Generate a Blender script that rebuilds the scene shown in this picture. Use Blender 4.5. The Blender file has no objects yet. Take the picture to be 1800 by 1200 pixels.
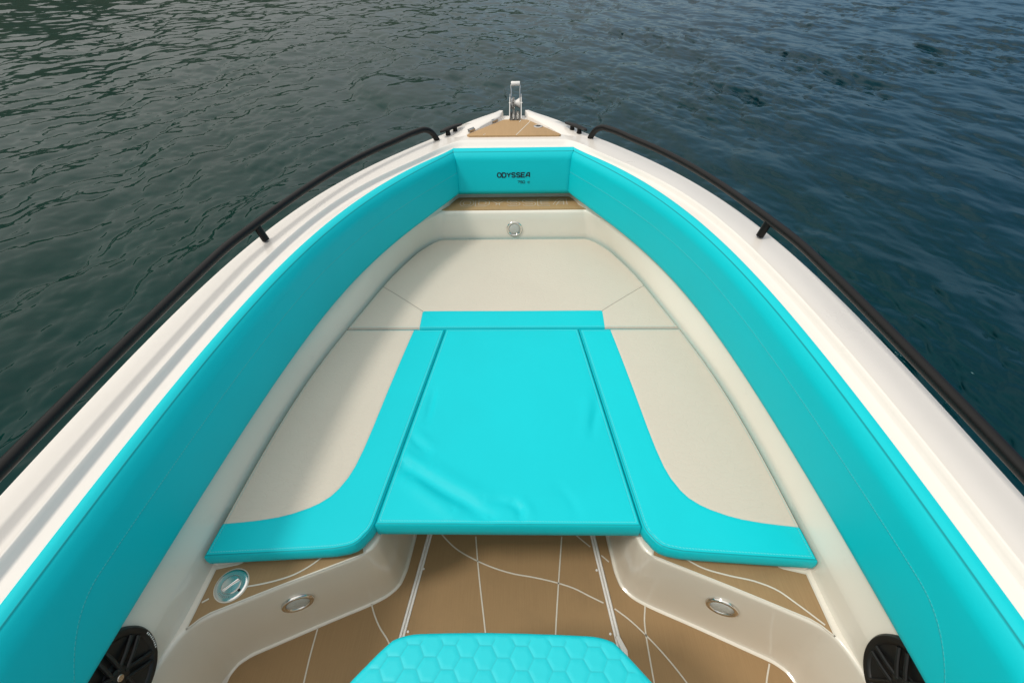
import bpy, math, random
import numpy as np
from mathutils import Matrix, Vector
from mathutils.geometry import tessellate_polygon

random.seed(7)
SC = bpy.context.scene
COL = SC.collection
PI = math.pi
A = lambda *p: np.array(p, float)

# ------------------------------------------------------------------ materials
def nodes_of(name):
    m = bpy.data.materials.new(name); m.use_nodes = True
    nt = m.node_tree
    return m, nt, nt.nodes['Principled BSDF']

def N(nt, kind, **kw):
    n = nt.nodes.new(kind)
    for k, v in kw.items():
        if hasattr(n, k): setattr(n, k, v)
    return n

def math_node(nt, op, a, b=None, c=None, clamp=False):
    n = nt.nodes.new('ShaderNodeMath'); n.operation = op; n.use_clamp = clamp
    for i, x in enumerate((a, b, c)):
        if x is None: continue
        if isinstance(x, (int, float)): n.inputs[i].default_value = x
        else: nt.links.new(x, n.inputs[i])
    return n.outputs[0]

def mix_col(nt, fac, a, b):
    n = nt.nodes.new('ShaderNodeMix'); n.data_type = 'RGBA'
    for s, x in ((0, fac), (6, a), (7, b)):
        if isinstance(x, (int, float)): n.inputs[s].default_value = x
        elif isinstance(x, tuple): n.inputs[s].default_value = (*x, 1) if len(x) == 3 else x
        else: nt.links.new(x, n.inputs[s])
    return n.outputs[2]

def noise(nt, scale, detail=3, rough=.55, vec=None):
    n = nt.nodes.new('ShaderNodeTexNoise')
    n.inputs['Scale'].default_value = scale; n.inputs['Detail'].default_value = detail
    n.inputs['Roughness'].default_value = rough
    if vec is not None: nt.links.new(vec, n.inputs['Vector'])
    return n.outputs['Fac']

def obj_vec(nt, scale=None):
    t = nt.nodes.new('ShaderNodeTexCoord')
    if scale is None: return t.outputs['Object']
    m = nt.nodes.new('ShaderNodeMapping'); m.inputs['Scale'].default_value = scale
    nt.links.new(t.outputs['Object'], m.inputs['Vector'])
    return m.outputs[0]

def bump(nt, bsdf, height, strength, dist):
    b = nt.nodes.new('ShaderNodeBump'); b.inputs['Strength'].default_value = strength
    b.inputs['Distance'].default_value = dist
    nt.links.new(height, b.inputs['Height']); nt.links.new(b.outputs[0], bsdf.inputs['Normal'])

def simple(name, col, rough=.5, metal=0., var=.0, vscale=6., bscale=None, bstr=.1, bdist=.002, coat=0.):
    m, nt, b = nodes_of(name)
    b.inputs['Roughness'].default_value = rough; b.inputs['Metallic'].default_value = metal
    b.inputs['Coat Weight'].default_value = coat
    if coat: b.inputs['Coat Roughness'].default_value = .08
    v = obj_vec(nt)
    if var:
        f = noise(nt, vscale, 5, .6, v)
        lo = tuple(c * (1 - var) for c in col); hi = tuple(min(1, c * (1 + var)) for c in col)
        nt.links.new(mix_col(nt, f, lo, hi), b.inputs['Base Color'])
    else:
        b.inputs['Base Color'].default_value = (*col, 1)
    if bscale: bump(nt, b, noise(nt, bscale, 4, .6, v), bstr, bdist)
    return m

TEAL = (.001, .545, .615)
BEIGE = (.575, .525, .445)

def attr(nt, name):
    a = nt.nodes.new('ShaderNodeAttribute'); a.attribute_name = name
    return a.outputs['Fac']

def make_vinyl():
    """upholstery: turquoise vinyl, with a woven beige panel where the attribute 'panel' is positive,
    sewn seams where 'seam' is near zero and stitches where 'stitch' is near zero"""
    m, nt, b = nodes_of('turquoise upholstery')
    v = obj_vec(nt)
    big = noise(nt, 3.0, 4, .6, v)
    teal = mix_col(nt, big, tuple(c * .95 for c in TEAL), tuple(c * 1.05 for c in TEAL))
    wv = noise(nt, 2.2, 5, .65, v)
    beige = mix_col(nt, wv, tuple(c * .93 for c in BEIGE), tuple(c * 1.05 for c in BEIGE))
    p = attr(nt, 'panel')
    is_b = math_node(nt, 'MULTIPLY', p, 1500., clamp=True)
    col = mix_col(nt, is_b, teal, beige)
    s = math_node(nt, 'MINIMUM', attr(nt, 'seam'), math_node(nt, 'ABSOLUTE', attr(nt, 'seam2')))
    seam = math_node(nt, 'SUBTRACT', 1.0, math_node(nt, 'MULTIPLY', s, 380., clamp=True))
    bord = math_node(nt, 'SUBTRACT', 1.0, math_node(nt, 'MULTIPLY', math_node(nt, 'ABSOLUTE', p), 420., clamp=True))
    st = attr(nt, 'stitch'); al = attr(nt, 'along')
    dash = math_node(nt, 'GREATER_THAN', math_node(nt, 'FRACT', math_node(nt, 'MULTIPLY', al, 125.)), .38)
    ast = math_node(nt, 'ABSOLUTE', st); near = math_node(nt, 'LESS_THAN', ast, .0012)
    sgr = math_node(nt, 'SUBTRACT', 1.0, math_node(nt, 'MULTIPLY', ast, 260., clamp=True))
    stm = math_node(nt, 'MULTIPLY', dash, near)
    col = mix_col(nt, math_node(nt, 'MULTIPLY', seam, .72), col, mix_col(nt, is_b, tuple(c * .18 for c in TEAL), tuple(c * .16 for c in BEIGE)))
    col = mix_col(nt, math_node(nt, 'MULTIPLY', sgr, .16), col, tuple(c * .4 for c in TEAL))
    col = mix_col(nt, math_node(nt, 'MULTIPLY', bord, .25), col, (.1, .3, .3))
    col = mix_col(nt, math_node(nt, 'MULTIPLY', stm, .45), col, (.22, .66, .68))
    nt.links.new(col, b.inputs['Base Color'])
    r = nt.nodes.new('ShaderNodeMix'); nt.links.new(is_b, r.inputs[0]); r.inputs[2].default_value = .5; r.inputs[3].default_value = .75
    nt.links.new(r.outputs[0], b.inputs['Roughness'])
    b.inputs['Specular IOR Level'].default_value = .22
    # grain: fine leather pebbles on the vinyl, interlocking embossed strips on the beige weave
    grain = noise(nt, 900., 2, .5, v)
    br = nt.nodes.new('ShaderNodeTexVoronoi'); br.feature = 'DISTANCE_TO_EDGE'; br.inputs['Scale'].default_value = 24.
    mp = nt.nodes.new('ShaderNodeMapping'); mp.inputs['Scale'].default_value = (1., 2.1, 1.); mp.inputs['Rotation'].default_value = (0, 0, .5)
    nt.links.new(v, mp.inputs['Vector']); nt.links.new(mp.outputs[0], br.inputs['Vector'])
    emb = math_node(nt, 'MULTIPLY', br.outputs['Distance'], 14., clamp=True)
    weave = noise(nt, 520., 3, .6, v)
    hb = math_node(nt, 'ADD', math_node(nt, 'MULTIPLY', emb, .95), math_node(nt, 'MULTIPLY', weave, .5))
    hh = nt.nodes.new('ShaderNodeMix'); nt.links.new(is_b, hh.inputs[0]); nt.links.new(math_node(nt, 'MULTIPLY', grain, .22), hh.inputs[2]); nt.links.new(hb, hh.inputs[3])
    slack = math_node(nt, 'ADD', math_node(nt, 'MULTIPLY', noise(nt, 5.5, 3, .5, v), 2.6), math_node(nt, 'MULTIPLY', noise(nt, 26., 3, .55, v), .55))
    pk = math_node(nt, 'MULTIPLY', math_node(nt, 'SINE', math_node(nt, 'MULTIPLY', math_node(nt, 'ADD', al, math_node(nt, 'MULTIPLY', noise(nt, 18., 2, .5, v), .05)), 240.)), math_node(nt, 'SUBTRACT', 1.0, math_node(nt, 'MULTIPLY', ast, 60., clamp=True)))
    slack = math_node(nt, 'ADD', slack, math_node(nt, 'MULTIPLY', pk, .30))
    groove = math_node(nt, 'MULTIPLY', math_node(nt, 'ADD', math_node(nt, 'ADD', seam, bord), sgr), -1.6)
    h = math_node(nt, 'ADD', math_node(nt, 'ADD', hh.outputs[0], groove), slack)
    bump(nt, b, h, .35, .0012)
    return m

def make_hex():
    m, nt, b = nodes_of('quilted turquoise vinyl')
    v = obj_vec(nt)
    big = noise(nt, 5., 4, .6, v)
    base = mix_col(nt, big, tuple(c * .95 for c in TEAL), tuple(c * 1.05 for c in TEAL))
    hx = attr(nt, 'hex')
    line = math_node(nt, 'SUBTRACT', 1.0, math_node(nt, 'MULTIPLY', hx, 450., clamp=True))
    nt.links.new(mix_col(nt, math_node(nt, 'MULTIPLY', line, .35), base, tuple(c * .45 for c in TEAL)), b.inputs['Base Color'])
    b.inputs['Roughness'].default_value = .45
    bump(nt, b, noise(nt, 900., 2, .5, v), .12, .0006)
    return m

def make_gelcoat(name, col, rough):
    m, nt, b = nodes_of(name)
    v = obj_vec(nt)
    f = noise(nt, 2.5, 6, .65, v)
    c1 = mix_col(nt, f, tuple(c * .95 for c in col), tuple(min(1, c * 1.03) for c in col))
    # faint scuffs and dust
    s = noise(nt, 16., 8, .72, v)
    sm = math_node(nt, 'MULTIPLY', math_node(nt, 'SUBTRACT', s, .60, clamp=True), 1.6, clamp=True)
    nt.links.new(mix_col(nt, sm, c1, tuple(c * .72 for c in col)), b.inputs['Base Color'])
    rr = math_node(nt, 'ADD', math_node(nt, 'MULTIPLY', f, .16), rough)
    nt.links.new(rr, b.inputs['Roughness'])
    b.inputs['Coat Weight'].default_value = .6; b.inputs['Coat Roughness'].default_value = .06
    bump(nt, b, noise(nt, 7., 3, .5, v), .05, .004)
    return m

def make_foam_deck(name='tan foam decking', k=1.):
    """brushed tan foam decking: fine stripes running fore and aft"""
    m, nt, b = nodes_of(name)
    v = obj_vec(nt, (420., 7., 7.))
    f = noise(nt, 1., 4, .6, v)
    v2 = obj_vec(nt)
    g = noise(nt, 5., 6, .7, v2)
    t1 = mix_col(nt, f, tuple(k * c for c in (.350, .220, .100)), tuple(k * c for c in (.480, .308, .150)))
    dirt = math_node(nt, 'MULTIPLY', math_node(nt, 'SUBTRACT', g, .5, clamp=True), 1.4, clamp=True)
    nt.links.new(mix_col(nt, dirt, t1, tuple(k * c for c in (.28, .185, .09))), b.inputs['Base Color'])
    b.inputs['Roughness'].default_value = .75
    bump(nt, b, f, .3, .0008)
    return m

def make_water():
    m, nt, b = nodes_of('sea water')
    geo = nt.nodes.new('ShaderNodeNewGeometry')
    sep = nt.nodes.new('ShaderNodeSeparateXYZ'); nt.links.new(geo.outputs['Position'], sep.inputs[0])
    # shallow and greener to the left of the boat, deep and bluer to the right
    px = math_node(nt, 'ADD', sep.outputs[0], math_node(nt, 'MULTIPLY', math_node(nt, 'SUBTRACT', noise(nt, .35, 3, .5, geo.outputs['Position']), .5), 5.))
    f = math_node(nt, 'MULTIPLY_ADD', px, 1 / 9., .42, clamp=True)
    patch = noise(nt, 1.3, 4, .6, geo.outputs['Position'])
    left = mix_col(nt, patch, (.0006, .018, .0135), (.0016, .029, .023))
    right = mix_col(nt, patch, (.0001, .0165, .026), (.0004, .026, .039))
    nt.links.new(mix_col(nt, f, left, right), b.inputs['Base Color'])
    b.inputs['Roughness'].default_value = .025
    b.inputs['IOR'].default_value = 1.333; b.inputs['Specular IOR Level'].default_value = .20; b.inputs['Specular Tint'].default_value = (.52, .90, 1, 1)
    mp = nt.nodes.new('ShaderNodeMapping'); mp.inputs['Scale'].default_value = (1.5, .8, 1.)
    nt.links.new(geo.outputs['Position'], mp.inputs['Vector'])
    n1 = noise(nt, 9., 5, .6, mp.outputs[0])
    bump(nt, b, n1, .10, .010)
    return m

M = {}
M['vinyl'] = make_vinyl()
M['hex'] = make_hex()
M['gel'] = make_gelcoat('white gelcoat', (.80, .755, .70), .22)
M['liner'] = make_gelcoat('cream gelcoat', (.775, .73, .64), .24)
M['foam'] = make_foam_deck()
M['shaded_foam'] = make_foam_deck('shade-darkened tan foam decking', .76)  # shade on the sole and shelves painted into a darker copy of the foam
M['foamline'] = simple('white decking groove', (.62, .58, .50), .6, var=.12, vscale=30)
M['black'] = simple('black coated tube', (.005, .0045, .0045), .42, var=.2, vscale=20, bscale=300, bstr=.12, bdist=.0005)
M['black'].node_tree.nodes['Principled BSDF'].inputs['Specular IOR Level'].default_value = .28
M['plastic'] = simple('black speaker plastic', (.0035, .0032, .003), .5)
M['cone'] = simple('dark speaker cone', (.004, .004, .004), .5)
M['chrome'] = simple('polished steel', (.74, .72, .69), .09, 1.)
M['steel'] = simple('worn_steel', (.52, .50, .47), .26, 1., var=.15, vscale=60)
M['chain'] = simple('galvanised chain', (.36, .35, .33), .42, .9, var=.3, vscale=90)
M['nylon'] = simple('white nylon', (.78, .76, .74), .35, var=.05)
M['lens'] = simple('frosted lamp lens', (.50, .515, .49), .22, bscale=160, bstr=.9, bdist=.004, var=.2, vscale=120)
M['ink'] = simple('black embroidery', (.004, .004, .012), .8)
M['dark'] = simple('dark gap filler', (.02, .019, .016), .9)
M['wet'] = make_water()

# ------------------------------------------------------------------ mesh helpers
def link(o, parent=None):
    COL.objects.link(o)
    if parent is not None: o.parent = parent
    return o

def mesh(name, verts, faces, mat, parent=None, smooth=True, attrs=None, sharp=35., fmat=None):
    me = bpy.data.meshes.new(name)
    me.from_pydata([tuple(map(float, v)) for v in verts], [], [tuple(int(i) for i in f) for f in faces])
    for mm in (mat if isinstance(mat, (list, tuple)) else [mat]): me.materials.append(mm)
    if fmat is not None: me.polygons.foreach_set('material_index', np.array(fmat, np.int32))
    if smooth:
        me.polygons.foreach_set('use_smooth', np.ones(len(me.polygons), bool))
    if attrs:
        for k, a in attrs.items():
            at = me.attributes.new(k, 'FLOAT', 'POINT'); at.data.foreach_set('value', np.asarray(a, np.float32))
    me.update()
    if smooth and sharp: me.set_sharp_from_angle(angle=math.radians(sharp))
    return link(bpy.data.objects.new(name, me), parent)

class MB:
    """collects shapes into one mesh"""
    def __init__(s): s.v = []; s.f = []; s.m = []
    def add(s, verts, faces, mi=0):
        o = len(s.v); s.v += [tuple(map(float, v)) for v in verts]
        s.f += [tuple(int(i) + o for i in f) for f in faces]; s.m += [mi] * len(faces)
        return s
    def build(s, name, mat, parent=None, smooth=True, sharp=35., attrs=None):
        return mesh(name, s.v, s.f, mat, parent, smooth, attrs, sharp, s.m)

def grid_faces(nr, nc, flip=False, wrap=False):
    f = []
    for i in range(nr - 1):
        for j in range(nc if wrap else nc - 1):
            a, b = i * nc + j, i * nc + (j + 1) % nc
            q = (a, b, b + nc, a + nc)
            f.append(q[::-1] if flip else q)
    return f

def loft(rows, flip=False, wrap=False):
    rows = [np.asarray(r, float) for r in rows]
    return np.concatenate(rows), grid_faces(len(rows), len(rows[0]), flip, wrap)

def hermite(xs, ys, x):
    xs = np.asarray(xs, float); ys = np.asarray(ys, float); x = np.asarray(x, float)
    m = np.gradient(ys, xs)
    i = np.clip(np.searchsorted(xs, x) - 1, 0, len(xs) - 2)
    h = xs[i + 1] - xs[i]; t = (x - xs[i]) / h
    return (ys[i] * (2*t**3 - 3*t**2 + 1) + h * m[i] * (t**3 - 2*t**2 + t) + ys[i+1] * (-2*t**3 + 3*t**2) + h * m[i+1] * (t**3 - t**2))

def resample(P, n):
    P = np.asarray(P, float)
    d = np.concatenate([[0], np.cumsum(np.linalg.norm(np.diff(P, axis=0), axis=1))])
    t = np.linspace(0, d[-1], n)
    return np.stack([np.interp(t, d, P[:, k]) for k in range(P.shape[1])], 1)

def smooth_path(P, n):
    P = np.asarray(P, float)
    d = np.concatenate([[0], np.cumsum(np.linalg.norm(np.diff(P, axis=0), axis=1))])
    t = np.linspace(0, d[-1], n)
    return np.stack([hermite(d, P[:, k], t) for k in range(P.shape[1])], 1)

def tube_geo(P, r, seg=16, cap=True):
    P = np.asarray(P, float); n = len(P)
    T = np.gradient(P, axis=0); T /= np.linalg.norm(T, axis=1)[:, None]
    up = A(0, 0, 1.) if abs(T[0][2]) < .9 else A(1., 0, 0)
    rows = []; u = np.cross(up, T[0]); u /= np.linalg.norm(u)
    rr = np.full(n, r) if np.isscalar(r) else np.asarray(r, float)
    a = np.linspace(0, 2 * PI, seg, endpoint=False)
    for i in range(n):
        u = u - T[i] * np.dot(u, T[i]); u /= np.linalg.norm(u); w = np.cross(T[i], u)
        rows.append(P[i] + rr[i] * (np.cos(a)[:, None] * u + np.sin(a)[:, None] * w))
    v, f = loft(rows, wrap=True)
    f = list(f)
    if cap:
        f.append(tuple(range(seg))[::-1]); f.append(tuple(range((n - 1) * seg, n * seg)))
    return v, f

def frame(normal, up=(0, 0, 1)):
    n = np.asarray(normal, float); n = n / np.linalg.norm(n)
    u = np.cross(np.asarray(up, float), n); u /= np.linalg.norm(u)
    return u, np.cross(n, u), n

def lathe_geo(prof, c, normal, seg=40, up=(0, 0, 1)):
    """prof: list of (radius, height along the normal)"""
    u, w, n = frame(normal, up)
    a = np.linspace(0, 2 * PI, seg, endpoint=False)
    rows = [np.asarray(c, float) + max(r, 1e-5) * (np.cos(a)[:, None] * u + np.sin(a)[:, None] * w) + h * n for r, h in prof]
    return loft(rows, wrap=True)

def poly_faces(P):
    """triangulated flat polygon, facing up"""
    P = [Vector((p[0], p[1], p[2] if len(p) > 2 else 0)) for p in P]
    out = []
    for a, b, c in tessellate_polygon([P]):
        n = (P[b] - P[a]).cross(P[c] - P[a])
        out.append((a, b, c) if n.z >= 0 else (a, c, b))
    return out

def slab_geo(P2, z0, z1, bev=0.):
    """flat-bottomed slab from a plan outline"""
    P2 = np.asarray(P2, float)[:, :2]
    if np.sum(P2[:, 0] * np.roll(P2[:, 1], -1) - P2[:, 1] * np.roll(P2[:, 0], -1)) < 0: P2 = P2[::-1]
    n = len(P2)
    d1 = np.roll(P2, -1, 0) - P2; d1 /= np.linalg.norm(d1, axis=1)[:, None] + 1e-9
    d0 = np.roll(d1, 1, 0); nn = np.stack([-(d0 + d1)[:, 1], (d0 + d1)[:, 0]], 1)
    nn /= np.linalg.norm(nn, axis=1)[:, None] + 1e-9
    rows = [np.c_[P2, np.full(n, z0)]]
    if bev: rows += [np.c_[P2, np.full(n, z1 - bev)], np.c_[P2 + nn * bev * .3, np.full(n, z1 - bev * .3)], np.c_[P2 + nn * bev, np.full(n, z1)]]
    else: rows += [np.c_[P2, np.full(n, z1)]]
    v, f = loft(rows, wrap=True)
    top = [tuple(len(v) - n + i for i in t) for t in poly_faces(rows[-1])]
    return v, list(f) + top

def ribbon_geo(P2, w, z, closed=False):
    """flat mitred strip on a horizontal plane"""
    P2 = np.asarray(P2, float)
    L, R = offset_pair(P2, w / 2, closed)
    rows = [np.c_[L, np.full(len(L), z)], np.c_[R, np.full(len(R), z)]]
    if closed: rows = [np.r_[r, r[:1]] for r in rows]
    return loft(rows, flip=False)

def offset_pair(P2, w, closed=False):
    n = len(P2); out = ([], [])
    for i in range(n):
        a = P2[i - 1] if (i or closed) else None
        b = P2[(i + 1) % n] if (i < n - 1 or closed) else None
        p = P2[i]
        d0 = (p - a) / (np.linalg.norm(p - a) + 1e-9) if a is not None else None
        d1 = (b - p) / (np.linalg.norm(b - p) + 1e-9) if b is not None else None
        if d0 is None: d0 = d1
        if d1 is None: d1 = d0
        t = d0 + d1; t = t / (np.linalg.norm(t) + 1e-9); nn = A(-t[1], t[0])
        k = 1 / max(.5, np.dot(nn, A(-d1[1], d1[0])))
        out[0].append(p + nn * w * k); out[1].append(p - nn * w * k)
    return np.array(out[0]), np.array(out[1])

def seg_dist(Q, P, closed=False):
    """distance from the points Q (n,2) to the polyline P"""
    P = np.asarray(P, float); B = np.roll(P, -1, 0); k = len(P) if closed else len(P) - 1
    best = np.full(len(Q), 1e9)
    for i in range(k):
        a, b = P[i], B[i]; d = b - a; L = np.dot(d, d) + 1e-12
        t = np.clip(((Q - a) @ d) / L, 0, 1)
        best = np.minimum(best, np.linalg.norm(Q - a - t[:, None] * d, axis=1))
    return best

def inside(Q, P):
    P = np.asarray(P, float); x, y = Q[:, 0], Q[:, 1]; r = np.zeros(len(Q), bool)
    for i in range(len(P)):
        x1, y1 = P[i]; x2, y2 = P[i - 1]
        c = ((y1 > y) != (y2 > y)) & (x < (x2 - x1) * (y - y1) / (y2 - y1 + 1e-12) + x1)
        r ^= c
    return r

def signed(Q, P):
    d = seg_dist(Q, P, True)
    return np.where(inside(Q, P), d, -d)

def thing(name, label, cat, loc=(0, 0, 0), group=None):
    o = bpy.data.objects.new(name, None); COL.objects.link(o); o.location = loc
    o.empty_display_size = .1
    return tag(o, label, cat, group)

def tag(o, label=None, cat=None, group=None, kind=None):
    if label: o['label'] = label
    if cat: o['category'] = cat
    if group: o['group'] = group
    if kind: o['kind'] = kind
    return o

# ------------------------------------------------------------------ lines of the boat (metres; x starboard, y towards the bow, z up from the sole)
YS = [-1.4, -1.0, -.6, -.2, 0, .2, .4, .6, .8, 1.0, 1.2, 1.4, 1.6, 1.8, 2.0, 2.1, 2.2, 2.3, 2.4, 2.5, 2.6]
TAB = {
 'G0': ([*YS, 2.7, 2.8, 2.9, 3.0, 3.05], [1.1319, 1.1268, 1.1226, 1.118, 1.1153, 1.1123, 1.1088, 1.1038, 1.0964, 1.085, 1.0676, 1.0421, 1.0055, .9544, .8852, .8427, .7946, .7407, .6811, .616, .5461, .4723, .3957, .3150, .2170, .1580]),
 'GO': (YS, [1.0084, 1.0027, 1.0003, .9946, .9903, .9864, .9826, .9774, .969, .9557, .9363, .9099, .8738, .822, .7447, .6935, .6332, .5651, .4933, .4254, .3656]),
 'CO': (YS, [0.959, 0.955, 0.9484, 0.9406, 0.9385, 0.9362, 0.9326, 0.9263, 0.9164, 0.9019, 0.8812, 0.8521, 0.8117, 0.7565, 0.6829, 0.638, 0.5867, 0.5281, 0.4603, 0.3847, 0.3184]),
 'CS': (YS, [0.9298, 0.9249, 0.9208, 0.9167, 0.9138, 0.9101, 0.9055, 0.8987, 0.8886, 0.8735, 0.8516, 0.8204, 0.7775, 0.7192, 0.6421, 0.5959, 0.5435, 0.4857, 0.4231, 0.3564, 0.2934]),
 'CB': (YS, [.9287, .9241, .9187, .9139, .9116, .9083, .903, .895, .8841, .8698, .8509, .8249, .7872, .7319, .6525, .6025, .5458, .4836, .418, .3490, .2880]),
 'SE': ([-1.4, -1, -.6, -.2, 0, .2, .4, .6, .8, 1.0, 1.2, 1.4, 1.6, 1.8, 2.0, 2.1, 2.2, 2.3, 2.4], [.91, .906, .902, .898, .896, .892, .880, .8686, .8593, .8461, .8243, .79, .744, .6936, .6400, .6050, .5650, .5200, .456]),
}
def X(k, y): return hermite(*TAB[k], y)
ZF = {
 'G0': lambda y: .84 + .025 * y, 'GO': lambda y: .85 + .025 * y, 'GI': lambda y: .8285 + .025 * y,
 'CO': lambda y: .823 + .027 * y, 'CS': lambda y: .820 + .027 * y,
 'CB': lambda y: .555 + .105 * np.clip((y - 1) / 1.53, 0, 9) ** 3,
}
YA = -1.3
NF, NC, NS = 14, 14, 110
def half(k, Yf, xc, ctrl, ys, dx=0., ya=YA):
    """plan curve from the centreline round the bow corner and aft along the starboard side"""
    x1 = float(X(k, ys)) + dx
    F = np.c_[np.linspace(0, xc, NF, endpoint=False), np.full(NF, Yf)]
    t = np.linspace(0, 1, NC, endpoint=False)[:, None]
    C = (1 - t) ** 2 * A(xc, Yf) + 2 * t * (1 - t) * A(*ctrl) + t ** 2 * A(x1, ys)
    y = np.linspace(ys, ya, NS)
    return np.r_[F, C, np.c_[X(k, y) + dx, y]]
def full(H, z):
    """port + starboard ring from a half curve; z is a number, a function of y or an array"""
    zz = z(H[:, 1]) if callable(z) else np.broadcast_to(np.asarray(z, float), (len(H),))
    Pt = np.c_[H, zz]
    return np.r_[(Pt * [-1, 1, 1])[:0:-1], Pt]

hG0 = half('G0', 3.105, .062, (.115, 3.10), 3.05)
hGO = half('GO', 2.644, .28, (.335, 2.644), 2.50)
hGI = half('GO', 2.618, .27, (.318, 2.618), 2.48, -.0140)
hCO = half('CO', 2.586, .26, (.320, 2.586), 2.475)
hLW = half('CB', 2.612, .30, (.335, 2.612), 2.49, .014)
hSE = half('SE', 2.405, .40, (.462, 2.405), 2.25)
hSW = half('SE', 2.413, .405, (.470, 2.413), 2.25, .008)
def mixh(a, b, t): return a * (1 - t) + b * t

# ------------------------------------------------------------------ the boat
boat = thing('motorboat', 'white open motorboat seen from its helm, with black bow rails and turquoise seating', 'boat')

# deck moulding: cambered gunwale, sharp inner edge, small step down to the ledge the backrests sit in
width = np.linalg.norm(hG0 - hGO, axis=1)
cam = np.clip((.26 - width) / .08, 0, 1)
cam[:NF + NC] = 0
prof = [(0, 0), (.04, .0045), (.12, .0072), (.28, .0088), (.40, .0082), (.47, .0066), (.54, .0047), (.61, .0037), (.72, .0034), (.86, .0030), (.965, .0022), (1.0, .0)]
rows = []
for t, dz in prof:
    H = mixh(hG0, hGO, t)
    z = (1 - t) * ZF['G0'](hG0[:, 1]) + t * ZF['GO'](hGO[:, 1]) + dz * cam
    rows.append(full(H, z))
zGO = ZF['GO'](hGO[:, 1]); zGI = ZF['GI'](hGI[:, 1]); zCO = ZF['CO'](hCO[:, 1])
for t, s in ((.12, .06), (.5, .48), (.85, .90)):
    rows.append(full(mixh(hGO, hGI, t), zGO * (1 - s) + zGI * s))
rows.append(full(hGI, zGI))
for t, s in ((.10, .22), (.25, .34), (.5, .55), (1., 1.)):
    rows.append(full(mixh(hGI, hCO, t), zGI * (1 - s) + zCO * s))
rows.append(full(hCO - A(.002, .002), zCO - .03))
v, f = loft(rows)
mesh('deck', v, f, M['gel'], boat, sharp=50)

# hull sides below the gunwale
hv = []
for dz, sx, by in ((0, 1, 0), (-.006, 1.004, .004), (-.03, 1.006, .006), (-.06, 1.002, .002), (-.075, .992, -.01), (-.3, .95, -.12), (-.75, .84, -.32), (-1.15, .70, -.55), (-1.45, .40, -.9), (-1.5, .02, -1.1)):
    H = hG0 * A(sx, 1); wy = np.clip((H[:, 1] - .8) / 2.3, 0, 1) ** 1.5
    H = np.c_[H[:, 0] * (1 - .25 * wy * (1 - sx) * 2), H[:, 1] + by * wy]
    hv.append(full(H, ZF['G0'](hG0[:, 1]) + dz))
v, f = loft(hv, flip=True)
mesh('hull', v, f, M['gel'], boat, sharp=40)

# raised bulwarks either side of the bow hatch
for s in (-1, 1):
    yb = np.linspace(2.66, 3.092, 30)
    inner = np.interp(yb, [2.66, 2.70, 2.73, 3.0, 3.092], [.40, .33, .278, .082, .066])
    outer = np.interp(yb, [2.66, 2.7, 2.8, 2.9, 3.0, 3.05, 3.092], [.488, .458, .385, .306, .211, .156, .112])
    hgt = np.interp(yb, [2.66, 2.72, 2.82, 2.95, 3.092], [-.004, .004, .017, .028, .034])
    zb = ZF['G0'](yb) + .0015
    ring = lambda x, z: np.c_[s * x, yb, np.broadcast_to(z, yb.shape)]
    w = outer - inner
    rws = [ring(inner, zb - .012), ring(inner + .002, zb + hgt * .8), ring(inner + .07 * w, zb + hgt), ring(inner + .5 * w, zb + hgt + .001), ring(outer - .08 * w, zb + hgt * .8), ring(outer + .002, zb + .001), ring(outer + .001, zb - .012)]
    v, f = loft(rws, flip=(s > 0)); f = list(f)
    nb = len(yb); f.append(tuple(i * nb + nb - 1 for i in range(7))[::s]); f.append(tuple(i * nb for i in range(7))[::-s])
    mesh('bulwark', v, f, M['gel'], boat, sharp=55)

# interior moulding: wall behind the backrests, locker shelf and riser at the bow, walls down to the seats
zLW = .606
rows = [full(hCO - A(.002, .002), zCO - .03), full(hLW, lambda y: np.maximum(ZF['CB'](y) + .04, .675)),
        full(hLW, lambda y: np.where(y > 2.3, .6065, np.minimum(.6065, ZF['CB'](y) + .012)))]
# rim loop: the riser's rounded top edge at the bow and the upper wall along the sides
hRM = half('CB', 2.428, .385, (.415, 2.428), 2.33, .012)
zrm = np.where(np.arange(len(hRM)) < NF + NC, .604, 0)
def zside(frac):
    def g(H):
        top = np.minimum(.604, ZF['CB'](H[:, 1]) + .010)
        return top * (1 - frac) + .45 * frac
    return g
for frac, extra in ((.0, .012), (.03, .003), (.10, -.001), (.35, 0), (.6, 0), (.8, 0), (1.0, 0)):
    Hm = mixh(hRM, hSW, frac ** .9)
    Hm = Hm + np.c_[np.zeros(len(Hm)), np.where(np.arange(len(Hm)) < NF + NC, extra, 0)]
    z = zside(frac)(Hm)
    if frac == 0: z = np.where(Hm[:, 1] > 2.3, .6055, z)
    rows.append(full(Hm, z))
rows.append(full(hSW, lambda y: np.where(y > .75, .372, .4499)))
v, f = loft(rows)
mesh('interior_liner', v, f, M['liner'], boat, sharp=60)

# seat bases: the low walls round the legroom, their risers and the side walls aft
BASE = [(0, 2.0), (.33, 2.0), (.375, 1.96), (.375, .86), (.387, .72), (.402, .665), (.44, .628), (.48, .607), (.60, .557), (.728, .500), (.80, .468), (.845, .448), (.877, .424), (.893, .393), (.900, .34), (.903, .2), (.908, -.2), (.915, -1.3)]
TOP = [(0, 1.99), (.33, 1.99), (.387, 1.95), (.388, .74), (.391, .70), (.400, .655), (.412, .631), (.431, .613), (.470, .596), (.56, .558), (.645, .521), (.74, .478), (.82, .440), (.850, .421), (.872, .395), (.890, .35), (.906, .2), (.91, -.2), (.917, -1.3)]
def resamp_match(P, n):
    return smooth_corner(P, n)
def smooth_corner(P, n):
    P = resample(P, n)
    for _ in range(6):
        P[1:-1] = .25 * P[:-2] + .5 * P[1:-1] + .25 * P[2:]
    return P
nb = 300
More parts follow.
